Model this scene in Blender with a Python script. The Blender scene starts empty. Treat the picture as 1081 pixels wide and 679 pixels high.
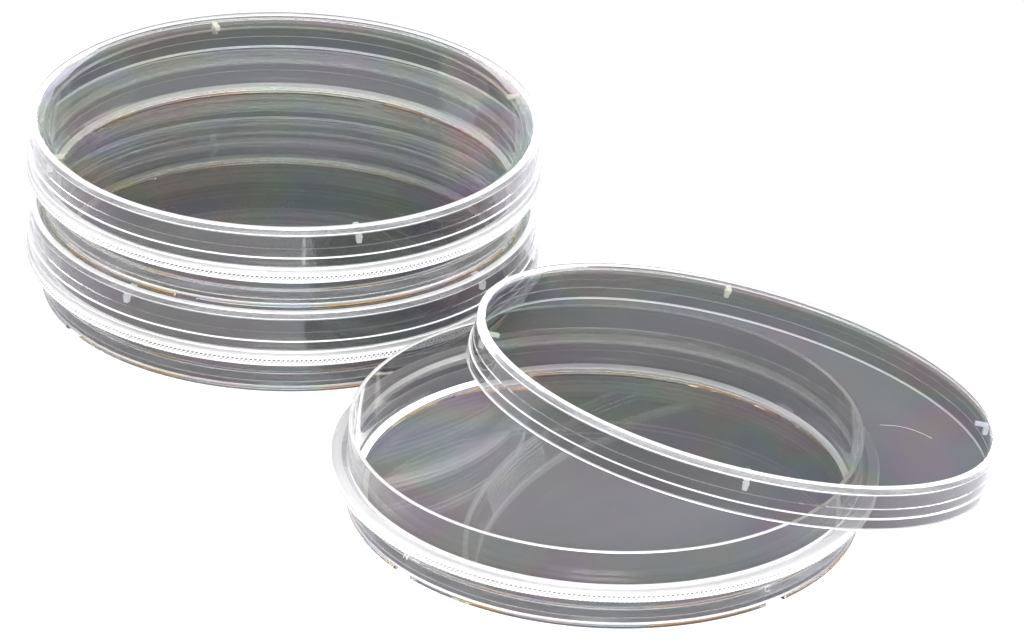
import bpy, bmesh, math, random
from mathutils import Vector, Matrix
random.seed(7)
S = bpy.context.scene
MM = 0.001
GZ = -0.46                      # table surface, mm

# ------------------------------------------------------------------ camera
cam_d = bpy.data.cameras.new('camera'); cam = bpy.data.objects.new('camera', cam_d)
S.collection.objects.link(cam); S.camera = cam
r_ = Vector((0.9990753, 0.01958461, 0.03827514))
u_ = Vector((-0.04299469, 0.45509106, 0.88940631))
f_ = Vector((0, 0.8902295, -0.45551227))
CAM = Vector((0, -887.766, 454.252)) * MM
m = Matrix((r_, u_, -f_)).transposed().to_4x4(); m.translation = CAM
cam.matrix_world = m
cam_d.sensor_width = 36; cam_d.lens = 5896.56 / 1081 * 36
cam_d.clip_start = 0.05; cam_d.clip_end = 200

# ------------------------------------------------------------------ world, lamps, exposure
w = bpy.data.worlds.new('World'); S.world = w; w.use_nodes = True
bg = w.node_tree.nodes['Background']
# added soft dome of light: bright overhead, dim towards the horizon
wt = w.node_tree
wc = wt.nodes.new('ShaderNodeTexCoord'); wx = wt.nodes.new('ShaderNodeSeparateXYZ'); wm = wt.nodes.new('ShaderNodeMapRange')
wm.interpolation_type = 'SMOOTHSTEP'
for k_, v_ in (('From Min', .45), ('From Max', 1.0), ('To Min', .08), ('To Max', 2.7)): wm.inputs[k_].default_value = v_
wt.links.new(wc.outputs['Generated'], wx.inputs[0]); wt.links.new(wx.outputs['Z'], wm.inputs['Value'])
wt.links.new(wm.outputs['Result'], bg.inputs['Strength'])
bg.inputs['Color'].default_value = (0.98, 0.98, 1.0, 1)
S.view_settings.view_transform = 'Standard'; S.view_settings.look = 'None'
S.view_settings.exposure = 0; S.view_settings.gamma = 1; S.view_settings.use_curve_mapping = False

def lamp_spot(name, loc, direction, power, deg):          # added spot at the camera: whitens the ground, hides its shadows behind things
    d = bpy.data.lights.new(name, 'SPOT'); d.energy = power; d.shadow_soft_size = 0.0
    d.spot_size = math.radians(deg); d.spot_blend = 1.0
    o = bpy.data.objects.new(name, d); o.location = loc; S.collection.objects.link(o); o.scale = (2, 1, 1)
    o.rotation_euler = Vector(direction).to_track_quat('-Z', 'Y').to_euler()
def lamp_area(name, loc, target, sx, sy, radiance, col=(1, 1, 1)):
    d = bpy.data.lights.new(name, 'AREA'); d.shape = 'RECTANGLE'; d.size = sx; d.size_y = sy
    d.energy = radiance * math.pi * sx * sy; d.color = col
    o = bpy.data.objects.new(name, d); S.collection.objects.link(o)
    v = Vector(target) - Vector(loc); o.location = loc
    o.rotation_euler = v.to_track_quat('-Z', 'Y').to_euler()
lamp_spot('added_camera_spot', CAM + Vector((0, 0, -0.003)), f_ + u_ * math.tan(math.radians(7.0)), 630, 33)
lamp_area('softbox_left', (-0.90, 0.15, 0.20), (0, 0, 0.01), 0.6, 0.35, 13.0)
lamp_area('softbox_right', (0.90, 0.20, 0.20), (0, 0, 0.01), 0.6, 0.35, 13.0)
lamp_area('added_strip_back', (0.0, 0.75, 1.05), (0, 0, 0), 0.9, 0.12, 1.0)  # added backlight for brighter edges and ring tops
lamp_area('added_strip_back_low', (0.0, 1.3, 0.11), (0, 0, 0.01), 1.6, 0.10, 45.0)  # added low light to brighten the rear grip rings

S.render.engine = 'CYCLES'
cy = S.cycles
cy.max_bounces = 80; cy.transmission_bounces = 60; cy.glossy_bounces = 60; cy.diffuse_bounces = 3
cy.transparent_max_bounces = 16
cy.caustics_reflective = True; cy.caustics_refractive = True
cy.sample_clamp_indirect = 6.0; cy.blur_glossy = 0.2
cy.use_denoising = True

# ------------------------------------------------------------------ materials
def mat(name):
    M = bpy.data.materials.new(name); M.use_nodes = True
    nt = M.node_tree; return M, nt, nt.nodes['Principled BSDF']
def clear_plastic(name, rough=0.0, col=(0.97, 0.975, 0.98), film=0.0, sat=.12, ramp=None, dust=False, bump=0.0, bscale=90):
    M, nt, p = mat(name)
    p.inputs['Base Color'].default_value = (*col, 1)
    p.inputs['Roughness'].default_value = rough
    p.inputs['IOR'].default_value = 1.43
    p.inputs['Transmission Weight'].default_value = 1.0
    tc = nt.nodes.new('ShaderNodeTexCoord')
    if film:                                   # faint moulding-stress colours; with a ramp, painted glints at the foot
        nz = nt.nodes.new('ShaderNodeTexNoise'); nz.inputs['Scale'].default_value = film; nz.inputs['Detail'].default_value = 1.0
        hs = nt.nodes.new('ShaderNodeCombineColor'); hs.mode = 'HSV'; ml = nt.nodes.new('ShaderNodeMath'); ml.operation = 'MULTIPLY'; ml.inputs[1].default_value = 2.6
        nt.links.new(tc.outputs['Object'], nz.inputs['Vector']); nt.links.new(nz.outputs['Fac'], ml.inputs[0])
        fr = nt.nodes.new('ShaderNodeMath'); fr.operation = 'FRACT'; nt.links.new(ml.outputs[0], fr.inputs[0])
        nt.links.new(fr.outputs[0], hs.inputs[0]); 
        sx = nt.nodes.new('ShaderNodeSeparateXYZ'); cx = nt.nodes.new('ShaderNodeCombineXYZ'); ln = nt.nodes.new('ShaderNodeVectorMath'); ln.operation = 'LENGTH'
        rm = nt.nodes.new('ShaderNodeMapRange'); rm.interpolation_type = 'SMOOTHSTEP'
        for k_, v_ in (('From Min', .018), ('From Max', .036), ('To Min', sat * .2), ('To Max', sat)): rm.inputs[k_].default_value = v_
        nt.links.new(tc.outputs['Object'], sx.inputs[0]); nt.links.new(sx.outputs[0], cx.inputs[0]); nt.links.new(sx.outputs[1], cx.inputs[1])
        nt.links.new(cx.outputs[0], ln.inputs[0]); nt.links.new(ln.outputs['Value'], rm.inputs['Value']); nt.links.new(rm.outputs['Result'], hs.inputs[1])
        hs.inputs[2].default_value = col[2]
        if ramp:
            cr = nt.nodes.new('ShaderNodeValToRGB'); cr.color_ramp.elements[0].position = .3; cr.color_ramp.elements[1].position = .7
            cr.color_ramp.elements[0].color = (*ramp[0], 1); cr.color_ramp.elements[1].color = (*ramp[-1], 1)
            for q, cc in enumerate(ramp[1:-1]):
                e = cr.color_ramp.elements.new(.3 + .4 * (q + 1) / (len(ramp) - 1)); e.color = (*cc, 1)
            nt.links.new(nz.outputs['Fac'], cr.inputs['Fac']); nt.links.new(cr.outputs['Color'], p.inputs['Base Color'])
        else: nt.links.new(hs.outputs[0], p.inputs['Base Color'])
    if dust:                                   # sparse static-held specks
        vo = nt.nodes.new('ShaderNodeTexVoronoi'); vo.inputs['Scale'].default_value = 190
        lt = nt.nodes.new('ShaderNodeMath'); lt.operation = 'LESS_THAN'; lt.inputs[1].default_value = .017
        n2 = nt.nodes.new('ShaderNodeTexNoise'); n2.inputs['Scale'].default_value = 70
        gt = nt.nodes.new('ShaderNodeMath'); gt.operation = 'GREATER_THAN'; gt.inputs[1].default_value = .56
        mu = nt.nodes.new('ShaderNodeMath'); mu.operation = 'MULTIPLY'
        sb = nt.nodes.new('ShaderNodeMath'); sb.operation = 'MULTIPLY_ADD'; sb.inputs[1].default_value = -.5; sb.inputs[2].default_value = 1.0
        nt.links.new(tc.outputs['Object'], vo.inputs['Vector']); nt.links.new(tc.outputs['Object'], n2.inputs['Vector'])
        nt.links.new(vo.outputs['Distance'], lt.inputs[0]); nt.links.new(n2.outputs['Fac'], gt.inputs[0])
        nt.links.new(lt.outputs[0], mu.inputs[0]); nt.links.new(gt.outputs[0], mu.inputs[1]); nt.links.new(mu.outputs[0], sb.inputs[0])
        nt.links.new(sb.outputs[0], p.inputs['Transmission Weight'])
    if bump:
        nb = nt.nodes.new('ShaderNodeTexNoise'); nb.inputs['Scale'].default_value = bscale; nb.inputs['Detail'].default_value = 2
        b = nt.nodes.new('ShaderNodeBump'); b.inputs['Strength'].default_value = bump; b.inputs['Distance'].default_value = 0.0004
        nt.links.new(tc.outputs['Object'], nb.inputs['Vector']); nt.links.new(nb.outputs['Fac'], b.inputs['Height'])
        nt.links.new(b.outputs['Normal'], p.inputs['Normal'])
    return M
M_WALL = clear_plastic('clear_polystyrene', col=(.73, .73, .727))
M_FLOOR = clear_plastic('clear_polystyrene_plate', film=45, sat=.10, dust=True)
M_FOOT = clear_plastic('glint_tinted_foot', film=60, ramp=((.95, .93, .85), (.8, .86, .95), (1, .82, .6), (1, .62, .25), (.95, .9, .8)))  # amber and blue glints at the foot, put into the colour
M_RIB, nt, p = mat('glint_rib_plastic')  # ribs whitened to imitate small facets reflecting light
p.inputs['Base Color'].default_value = (.93, .93, .93, 1); p.inputs['Roughness'].default_value = .3; p.inputs['Transmission Weight'].default_value = .5
M_EDGE, nt, p = mat('highlight_edge_plastic')  # highlights along the edges, painted as whiter, more diffuse plastic
p.inputs['Base Color'].default_value = (.9, .9, .9, 1); p.inputs['Roughness'].default_value = .55
p.inputs['IOR'].default_value = 1.5; p.inputs['Transmission Weight'].default_value = .95
M_GRIP, nt, p = mat('frosted_grip_plastic')
p.inputs['Base Color'].default_value = (.74, .74, .74, 1); p.inputs['Roughness'].default_value = .55
p.inputs['IOR'].default_value = 1.5; p.inputs['Transmission Weight'].default_value = .94
M_LIGHT_BAND, nt, p = mat('lightened_band_plastic')       # light caught at the floor's corner and ring seat, painted as whiter plastic
p.inputs['Base Color'].default_value = (.88, .88, .87, 1); p.inputs['Roughness'].default_value = .5
p.inputs['IOR'].default_value = 1.46; p.inputs['Transmission Weight'].default_value = .76
M_SATIN = clear_plastic('satin_edge_band', rough=.16, col=(.74, .76, .77))
M_TOP, nt, p = mat('satin_ring_top')
p.inputs['Base Color'].default_value = (.72, .72, .72, 1); p.inputs['Roughness'].default_value = .3
p.inputs['IOR'].default_value = 1.46; p.inputs['Transmission Weight'].default_value = .965
M_SEAT = M_LIGHT_BAND.copy(); M_SEAT.name = 'lightened_ring_seat'  # whiter copy: light caught on the rear of the ring, painted in
M_SEAT.node_tree.nodes['Principled BSDF'].inputs['Transmission Weight'].default_value = .25
M_MARK, nt, p = mat('etched_plastic'); p.inputs['Base Color'].default_value = (.85, .85, .85, 1); p.inputs['Roughness'].default_value = .5
p.inputs['Transmission Weight'].default_value = .95
M_GROUND, nt, p = mat('grey_background_paper')
p.inputs['Base Color'].default_value = (.165, .161, .174, 1); p.inputs['Roughness'].default_value = .9
p.inputs['Specular IOR Level'].default_value = 0.1
nz = nt.nodes.new('ShaderNodeTexNoise'); nz.inputs['Scale'].default_value = 900
bp = nt.nodes.new('ShaderNodeBump'); bp.inputs['Strength'].default_value = .06; bp.inputs['Distance'].default_value = .0003
tc = nt.nodes.new('ShaderNodeTexCoord')
nt.links.new(tc.outputs['Object'], nz.inputs['Vector']); nt.links.new(nz.outputs['Fac'], bp.inputs['Height']); nt.links.new(bp.outputs['Normal'], p.inputs['Normal'])

# ------------------------------------------------------------------ mesh helpers
def link(name, bm, material, parent=None, smooth=True):
    bmesh.ops.recalc_face_normals(bm, faces=bm.faces) if not getattr(bm, '_keep', False) else None
    me = bpy.data.meshes.new(name); bm.to_mesh(me); bm.free()
    for pl in me.polygons: pl.use_smooth = smooth
    me.materials.append(material)
    o = bpy.data.objects.new(name, me); S.collection.objects.link(o)
    if parent: o.parent = parent
    return o

def fillet(pts, closed=False, n=5, sup=0.04):
    """pts: (r, z, radius). Rounds the corners; a support point each side keeps flats flat."""
    out = []; N = len(pts)
    for i, (x, y, rad) in enumerate(pts):
        if rad <= 0 or (not closed and i in (0, N - 1)):
            out.append((x, y)); continue
        P = Vector((x, y)); A = Vector(pts[(i - 1) % N][:2]); B = Vector(pts[(i + 1) % N][:2])
        a = (A - P); b = (B - P); la, lb = a.length, b.length; a.normalize(); b.normalize()
        ang = a.angle(b); t = rad / math.tan(ang / 2)
        t = min(t, la * .42, lb * .42); rad = t * math.tan(ang / 2)
        bis = (a + b).normalized(); Cc = P + bis * (rad / math.sin(ang / 2))
        p0 = P + a * t; p1 = P + b * t
        s0 = min(sup, (la * .5 - t) * .5); s1 = min(sup, (lb * .5 - t) * .5)
        out.append(tuple(p0 + a * max(s0, .004)))
        v0 = p0 - Cc; v1 = p1 - Cc
        tot = math.atan2(v0.x * v1.y - v0.y * v1.x, v0.dot(v1))
        for k in range(n + 1):
            th = tot * k / n; c, s = math.cos(th), math.sin(th)
            out.append((Cc.x + v0.x * c - v0.y * s, Cc.y + v0.x * s + v0.y * c))
        out.append(tuple(p1 + b * max(s1, .004)))
    return out

SEG = 300
def revolve(prof, closed=False, seg=SEG, bm=None, a0=0.0, a1=2 * math.pi, caps=False):
    bm = bm or bmesh.new(); full = abs(a1 - a0 - 2 * math.pi) < 1e-6
    ns = seg if full else seg + 1
    rings = []
    for r, z in prof:
        if r < 1e-6:
            rings.append([bm.verts.new((0, 0, z * MM))]); continue
        rings.append([bm.verts.new((r * MM * math.cos(a0 + (a1 - a0) * k / seg), r * MM * math.sin(a0 + (a1 - a0) * k / seg), z * MM)) for k in range(ns)])
    pairs = list(zip(rings, rings[1:])) + ([(rings[-1], rings[0])] if closed else [])
    for A, B in pairs:
        for k in range(seg):
            k2 = (k + 1) % ns
            q = []
            for v in (A[k % len(A)], A[k2 % len(A)], B[k2 % len(B)], B[k % len(B)]):
                if v not in q: q.append(v)
            if len(q) > 2: bm.faces.new(q)
    if caps and not full:
        bm.faces.new([R[0] for R in rings]); bm.faces.new([R[-1] for R in rings])
    return bm
def orient(bm, flip):
    for f in bm.faces: f.normal_update()
    if flip: bmesh.ops.reverse_faces(bm, faces=bm.faces)
    bm._keep = True if False else None
    return bm

def build(name, prof, material, parent, closed=False, edge=None):
    """Shell of revolution; edge(r, z) says which bands of the profile carry the highlight-white edge plastic."""
    bm = revolve(prof, closed)
    me = bpy.data.meshes.new(name); bm.to_mesh(me); bm.free()
    me.materials.append(material); me.materials.append(M_EDGE); me.materials.append(M_LIGHT_BAND); me.materials.append(M_SATIN); me.materials.append(M_FLOOR)
    for i, pl in enumerate(me.polygons):
        pl.use_smooth = True
        a = prof[i // SEG]; b = prof[(i // SEG + 1) % len(prof)]
        if edge: pl.material_index = int(edge((a[0] + b[0]) / 2, (a[1] + b[1]) / 2))
    o = bpy.data.objects.new(name, me); S.collection.objects.link(o); o.parent = parent
    return o

def empty(name, loc, label, cat, group, rot=None):
    o = bpy.data.objects.new(name, None); S.collection.objects.link(o)
    o.empty_display_size = .01
    o.location = Vector(loc) * MM
    if rot is not None: o.rotation_euler = rot.to_euler()
    o['label'] = label; o['category'] = cat; o['group'] = group
    return o

def block(bm, ang, r0, r1, z0, z1, w0, w1=None):
    """small wedge block on a radius: from r0 to r1, z0 to z1, w0 wide at z1 and w1 at z0"""
    w1 = w0 if w1 is None else w1
    c, s = math.cos(ang), math.sin(ang); V = []
    for (r, z, wd) in ((r0, z0, w1), (r1, z0, w1), (r1, z1, w0), (r0, z1, w0)):
        for sgn in (-1, 1):
            t = sgn * wd / 2
            V.append(bm.verts.new(((r * c - t * s) * MM, (r * s + t * c) * MM, z * MM)))
    idx = [(0, 2, 3, 1), (2, 4, 5, 3), (4, 6, 7, 5), (6, 0, 1, 7), (0, 6, 4, 2), (1, 3, 5, 7)]
    for q in idx: bm.faces.new([V[i] for i in q])

# ------------------------------------------------------------------ setting
bm = bmesh.new()
for x, y in ((-6, -4), (6, -4), (6, 12), (-6, 12)): bm.verts.new((x, y, GZ * MM))
bm.faces.new(bm.verts)
g = link('ground', bm, M_GROUND, smooth=False); g['kind'] = 'structure'

# ------------------------------------------------------------------ dish
SEAM = 39.0
# lower outer wall, flange seat, rim, inner wall, floor: one moulded shell split at SEAM into floor and wall
wall_prof = fillet([(SEAM, 0.95, 0), (41.3, 0.95, .25), (41.6, 0.15, .12), (43.3, 0.15, .15), (43.42, 2.0, .3),
                    (43.3, 4.6, .05), (43.2, 4.75, .05), (43.05, 13.6, .3), (42.35, 13.6, .3), (41.9, 2.1, 1.7), (SEAM, 2.1, 0)])
floor_under = [(0, .95), (SEAM - .05, .95), (SEAM, .95)]
floor_top = [(SEAM, 2.1), (SEAM - .05, 2.1), (0, 2.1)]

def grip_mesh():
    bm = bmesh.new(); nt_ = 360; seg = nt_ * 2
    # profile rows: (r, z, knurl amplitude, phase)
    rows = [(43.22, 5.9, 0, 0), (45.75, 5.9, .10, 1), (46.0, 6.05, .16, 1), (46.0, 6.5, .12, 1), (46.02, 6.78, .12, 1), (46.02, 6.84, .12, 0), (46.02, 7.12, .12, 0),
            (46.0, 7.3, .02, 0), (45.75, 7.62, 0, 0), (45.25, 7.75, 0, 0), (44.1, 7.78, 0, 0), (43.7, 7.79, 0, 0), (43.22, 7.8, 0, 0), (43.22, 6.75, 0, 0)]
    rings = []
    for r, z, amp, ph in rows:
        rings.append([bm.verts.new(((r - amp * ((k + ph) % 2)) * MM * math.cos(2 * math.pi * k / seg), (r - amp * ((k + ph) % 2)) * MM * math.sin(2 * math.pi * k / seg), z * MM)) for k in range(seg)])
    for A, B in list(zip(rings, rings[1:])) + [(rings[-1], rings[0])]:
        for k in range(seg):
            k2 = (k + 1) % seg; bm.faces.new((A[k], A[k2], B[k2], B[k]))
    return bm

def stroke(bm, pts, ang, r, z0, wd=.09):
    """raised strokes on the lower wall; pts in mm along the wall and up"""
    for (x0, y0), (x1, y1) in zip(pts, pts[1:]):
        d = Vector((x1 - x0, y1 - y0)); n = Vector((-d.y, d.x)).normalized() * wd / 2
        V = []
        for rr in (r, r + .1):
            for q in ((x0 + n.x, y0 + n.y), (x0 - n.x, y0 - n.y), (x1 - n.x, y1 - n.y), (x1 + n.x, y1 + n.y)):
                a = ang + q[0] / r
                V.append(bm.verts.new((rr * MM * math.cos(a), rr * MM * math.sin(a), (z0 + q[1]) * MM)))
        for q in ((0, 1, 2, 3), (7, 6, 5, 4), (0, 4, 5, 1), (1, 5, 6, 2), (2, 6, 7, 3), (3, 7, 4, 0)): bm.faces.new([V[i] for i in q])

def make_dish(label, loc, gap0, marks=False):
    t = empty('petri_dish', loc, label, 'petri dish', 'clear petri dish bottoms')
    build('wall', wall_prof, M_WALL, t, edge=lambda r, z: 4 if r < 41.2 and (z < 1.2 or z < 2.12) else 2 if r < 42.2 and 2.12 < z < 2.55 else 3 if r > 43.15 and z < 4.6 else z > 13.4 or (r > 43.2 and 4.6 < z < 4.8))
    bm = revolve(floor_under); revolve(floor_top, bm=bm)
    me = bpy.data.meshes.new('floor'); bm.to_mesh(me); bm.free()
    for pl in me.polygons: pl.use_smooth = True
    me.materials.append(M_FLOOR)
    o = bpy.data.objects.new('floor', me); S.collection.objects.link(o); o.parent = t
    gr = link('grip_ring', grip_mesh(), M_GRIP, t, smooth=False)
    gr.data.materials.append(M_WALL); gr.data.materials.append(M_SEAT); gr.data.materials.append(M_TOP)
    for pl in gr.data.polygons:                     # seat whitened for caught light, pits clear to read dark, top satin
        q, k = divmod(pl.index, 720)
        if pl.center.xy.length < 43.9 * MM or (q == 3 and k % 2) or (q == 5 and not k % 2): pl.material_index = 2 if q == 12 else 1
        elif 8 <= q <= 10: pl.material_index = 3
    fp = fillet([(41.7, GZ + .01, .12), (43.3, GZ + .01, .15), (43.35, .12, .05), (41.7, .12, .05)], closed=True, n=3)
    g = math.radians(2.6)
    for k in range(4):
        a0 = math.radians(gap0 + 90 * k) + g; a1 = math.radians(gap0 + 90 * k + 90) - g
        link('foot', revolve(fp, True, 70, a0=a0, a1=a1, caps=True), M_FOOT, t)
    if not marks: return t
    bm = bmesh.new(); stroke(bm, [(-.6, -.6), (-.25, .6), (.25, -.6), (.6, .6)], math.radians(gap0 + 1.2), 43.32, 3.4)
    link('mould_mark', bm, M_MARK, t, smooth=False)
    bm = bmesh.new(); stroke(bm, [(.6 * math.cos(math.radians(q)), .5 * math.sin(math.radians(q))) for q in range(50, 311, 20)], math.radians(gap0 + 87.5), 43.32, 3.0)
    link('mould_mark', bm, M_MARK, t, smooth=False)
    return t

# ------------------------------------------------------------------ lid (local z = 0 at the lower edge)
L0 = 8.4; LS = 38.0
skirt_prof = fillet([(LS, 15.62, 0), (44.1, 15.62, .1), (44.3, 15.95, .12), (45.35, 15.95, .25), (45.42, 14.75, .08), (45.22, 14.6, .08),
                     (45.24, 12.25, .06), (45.36, 12.1, .06), (45.40, 10.65, .06), (45.66, 10.45, .08), (45.72, 8.4, .25), (44.7, 8.4, .25),
                     (44.45, 14.3, .15), (LS, 14.3, 0)])
skirt_prof = [(r, z - L0) for r, z in skirt_prof]
def lid_edge(r, z):
    z += L0
    if r < 44.3 and 14.2 < z < 15.7: return 4
    if r > 45.3 and 14.82 < z < 15.6: return 3
    return (z > 15.8 and r > 44.2) or (r > 45.1 and (14.55 < z < 14.82 or 10.4 < z < 10.62)) or (z < 8.62)
def make_lid(label, loc, ribs, rot=None):
    t = empty('petri_dish_lid', loc, label, 'petri dish lid', 'clear petri dish lids', rot)
    build('skirt', list(reversed(skirt_prof)), M_WALL, t, edge=lid_edge)
    bm = revolve([(0, 14.3 - L0), (LS - .05, 14.3 - L0), (LS, 14.3 - L0)]); revolve([(LS, 15.62 - L0), (LS - .05, 15.62 - L0), (0, 15.62 - L0)], bm=bm)
    me = bpy.data.meshes.new('top_plate'); bm.to_mesh(me); bm.free()
    for pl in me.polygons: pl.use_smooth = True
    me.materials.append(M_FLOOR)
    o = bpy.data.objects.new('top_plate', me); S.collection.objects.link(o); o.parent = t
    for a in ribs:
        a = math.radians(a); bm = bmesh.new()
        block(bm, a, 41.9, 44.2, 13.68 - L0, 14.26 - L0, .95, .75)
        block(bm, a, 43.55, 44.38, 12.3 - L0, 13.6 - L0, 1.1, .75)
        link('vent_rib', bm, M_RIB, t, smooth=False)
    return t

SX, SY = -41.81, 13.56; PITCH = 16.08
make_dish('clear dish carrying the whole stack, standing on the white surface', (SX, SY, 0), 214.75)
make_lid('clear lid in the middle of the stack, under the upper dish', (SX, SY, L0), (235.25, 325, 145, 55))
make_dish('clear upper dish of the stack, resting on the lower lid', (SX, SY, PITCH), 250)
make_lid('clear lid on the very top of the two-dish stack', (SX, SY, PITCH + L0), (289.75, 205, 110.5, 20.75))
make_dish('open clear dish in front of the stack, lid tilted over it', (16.46, -63.29, 0), 221, True)
ax, ay = math.radians(-6.983), math.radians(11.316)
R3 = Matrix.Rotation(ax, 3, 'X') @ Matrix.Rotation(ay, 3, 'Y')
c = Vector((38.58, -53.36, 18.87)) - R3 @ Vector((0, 0, 15.2 - L0))
make_lid('tilted clear lid leaning over the right side of the open dish', c, (270.75, 189, 91, 6.5), R3)

def scratch(parent, pts, wd=.10):
    bm = bmesh.new(); z0, z1 = (15.62 - L0) * MM, (15.65 - L0) * MM
    L = []; R = []
    for i, q in enumerate(pts):
        a = Vector(pts[max(i - 1, 0)]); b = Vector(pts[min(i + 1, len(pts) - 1)]); d = (b - a).normalized()
        n = Vector((-d.y, d.x)) * wd / 2 * (1 - .8 * abs(2 * i / (len(pts) - 1) - 1))
        for arr, sg in ((L, 1), (R, -1)):
            x, y = (Vector(q) + n * sg) * MM
            arr.append((bm.verts.new((x, y, z0 + .002 * MM)), bm.verts.new((x, y, z1))))
    for i in range(len(pts) - 1):
        bm.faces.new((L[i][1], R[i][1], R[i + 1][1], L[i + 1][1])); bm.faces.new((L[i][0], L[i + 1][0], R[i + 1][0], R[i][0]))
        bm.faces.new((L[i][0], L[i][1], L[i + 1][1], L[i + 1][0])); bm.faces.new((R[i][0], R[i + 1][0], R[i + 1][1], R[i][1]))
    link('scratch', bm, M_MARK, parent, smooth=False)
tilted = [o for o in S.objects if o.type == 'EMPTY' and o['label'].startswith('tilted')][0]
scratch(tilted, [(24 + 9 * t, -9 + 2.6 * math.sin(t * 2.6) - 2 * t) for t in (i / 10 for i in range(11))], .024)
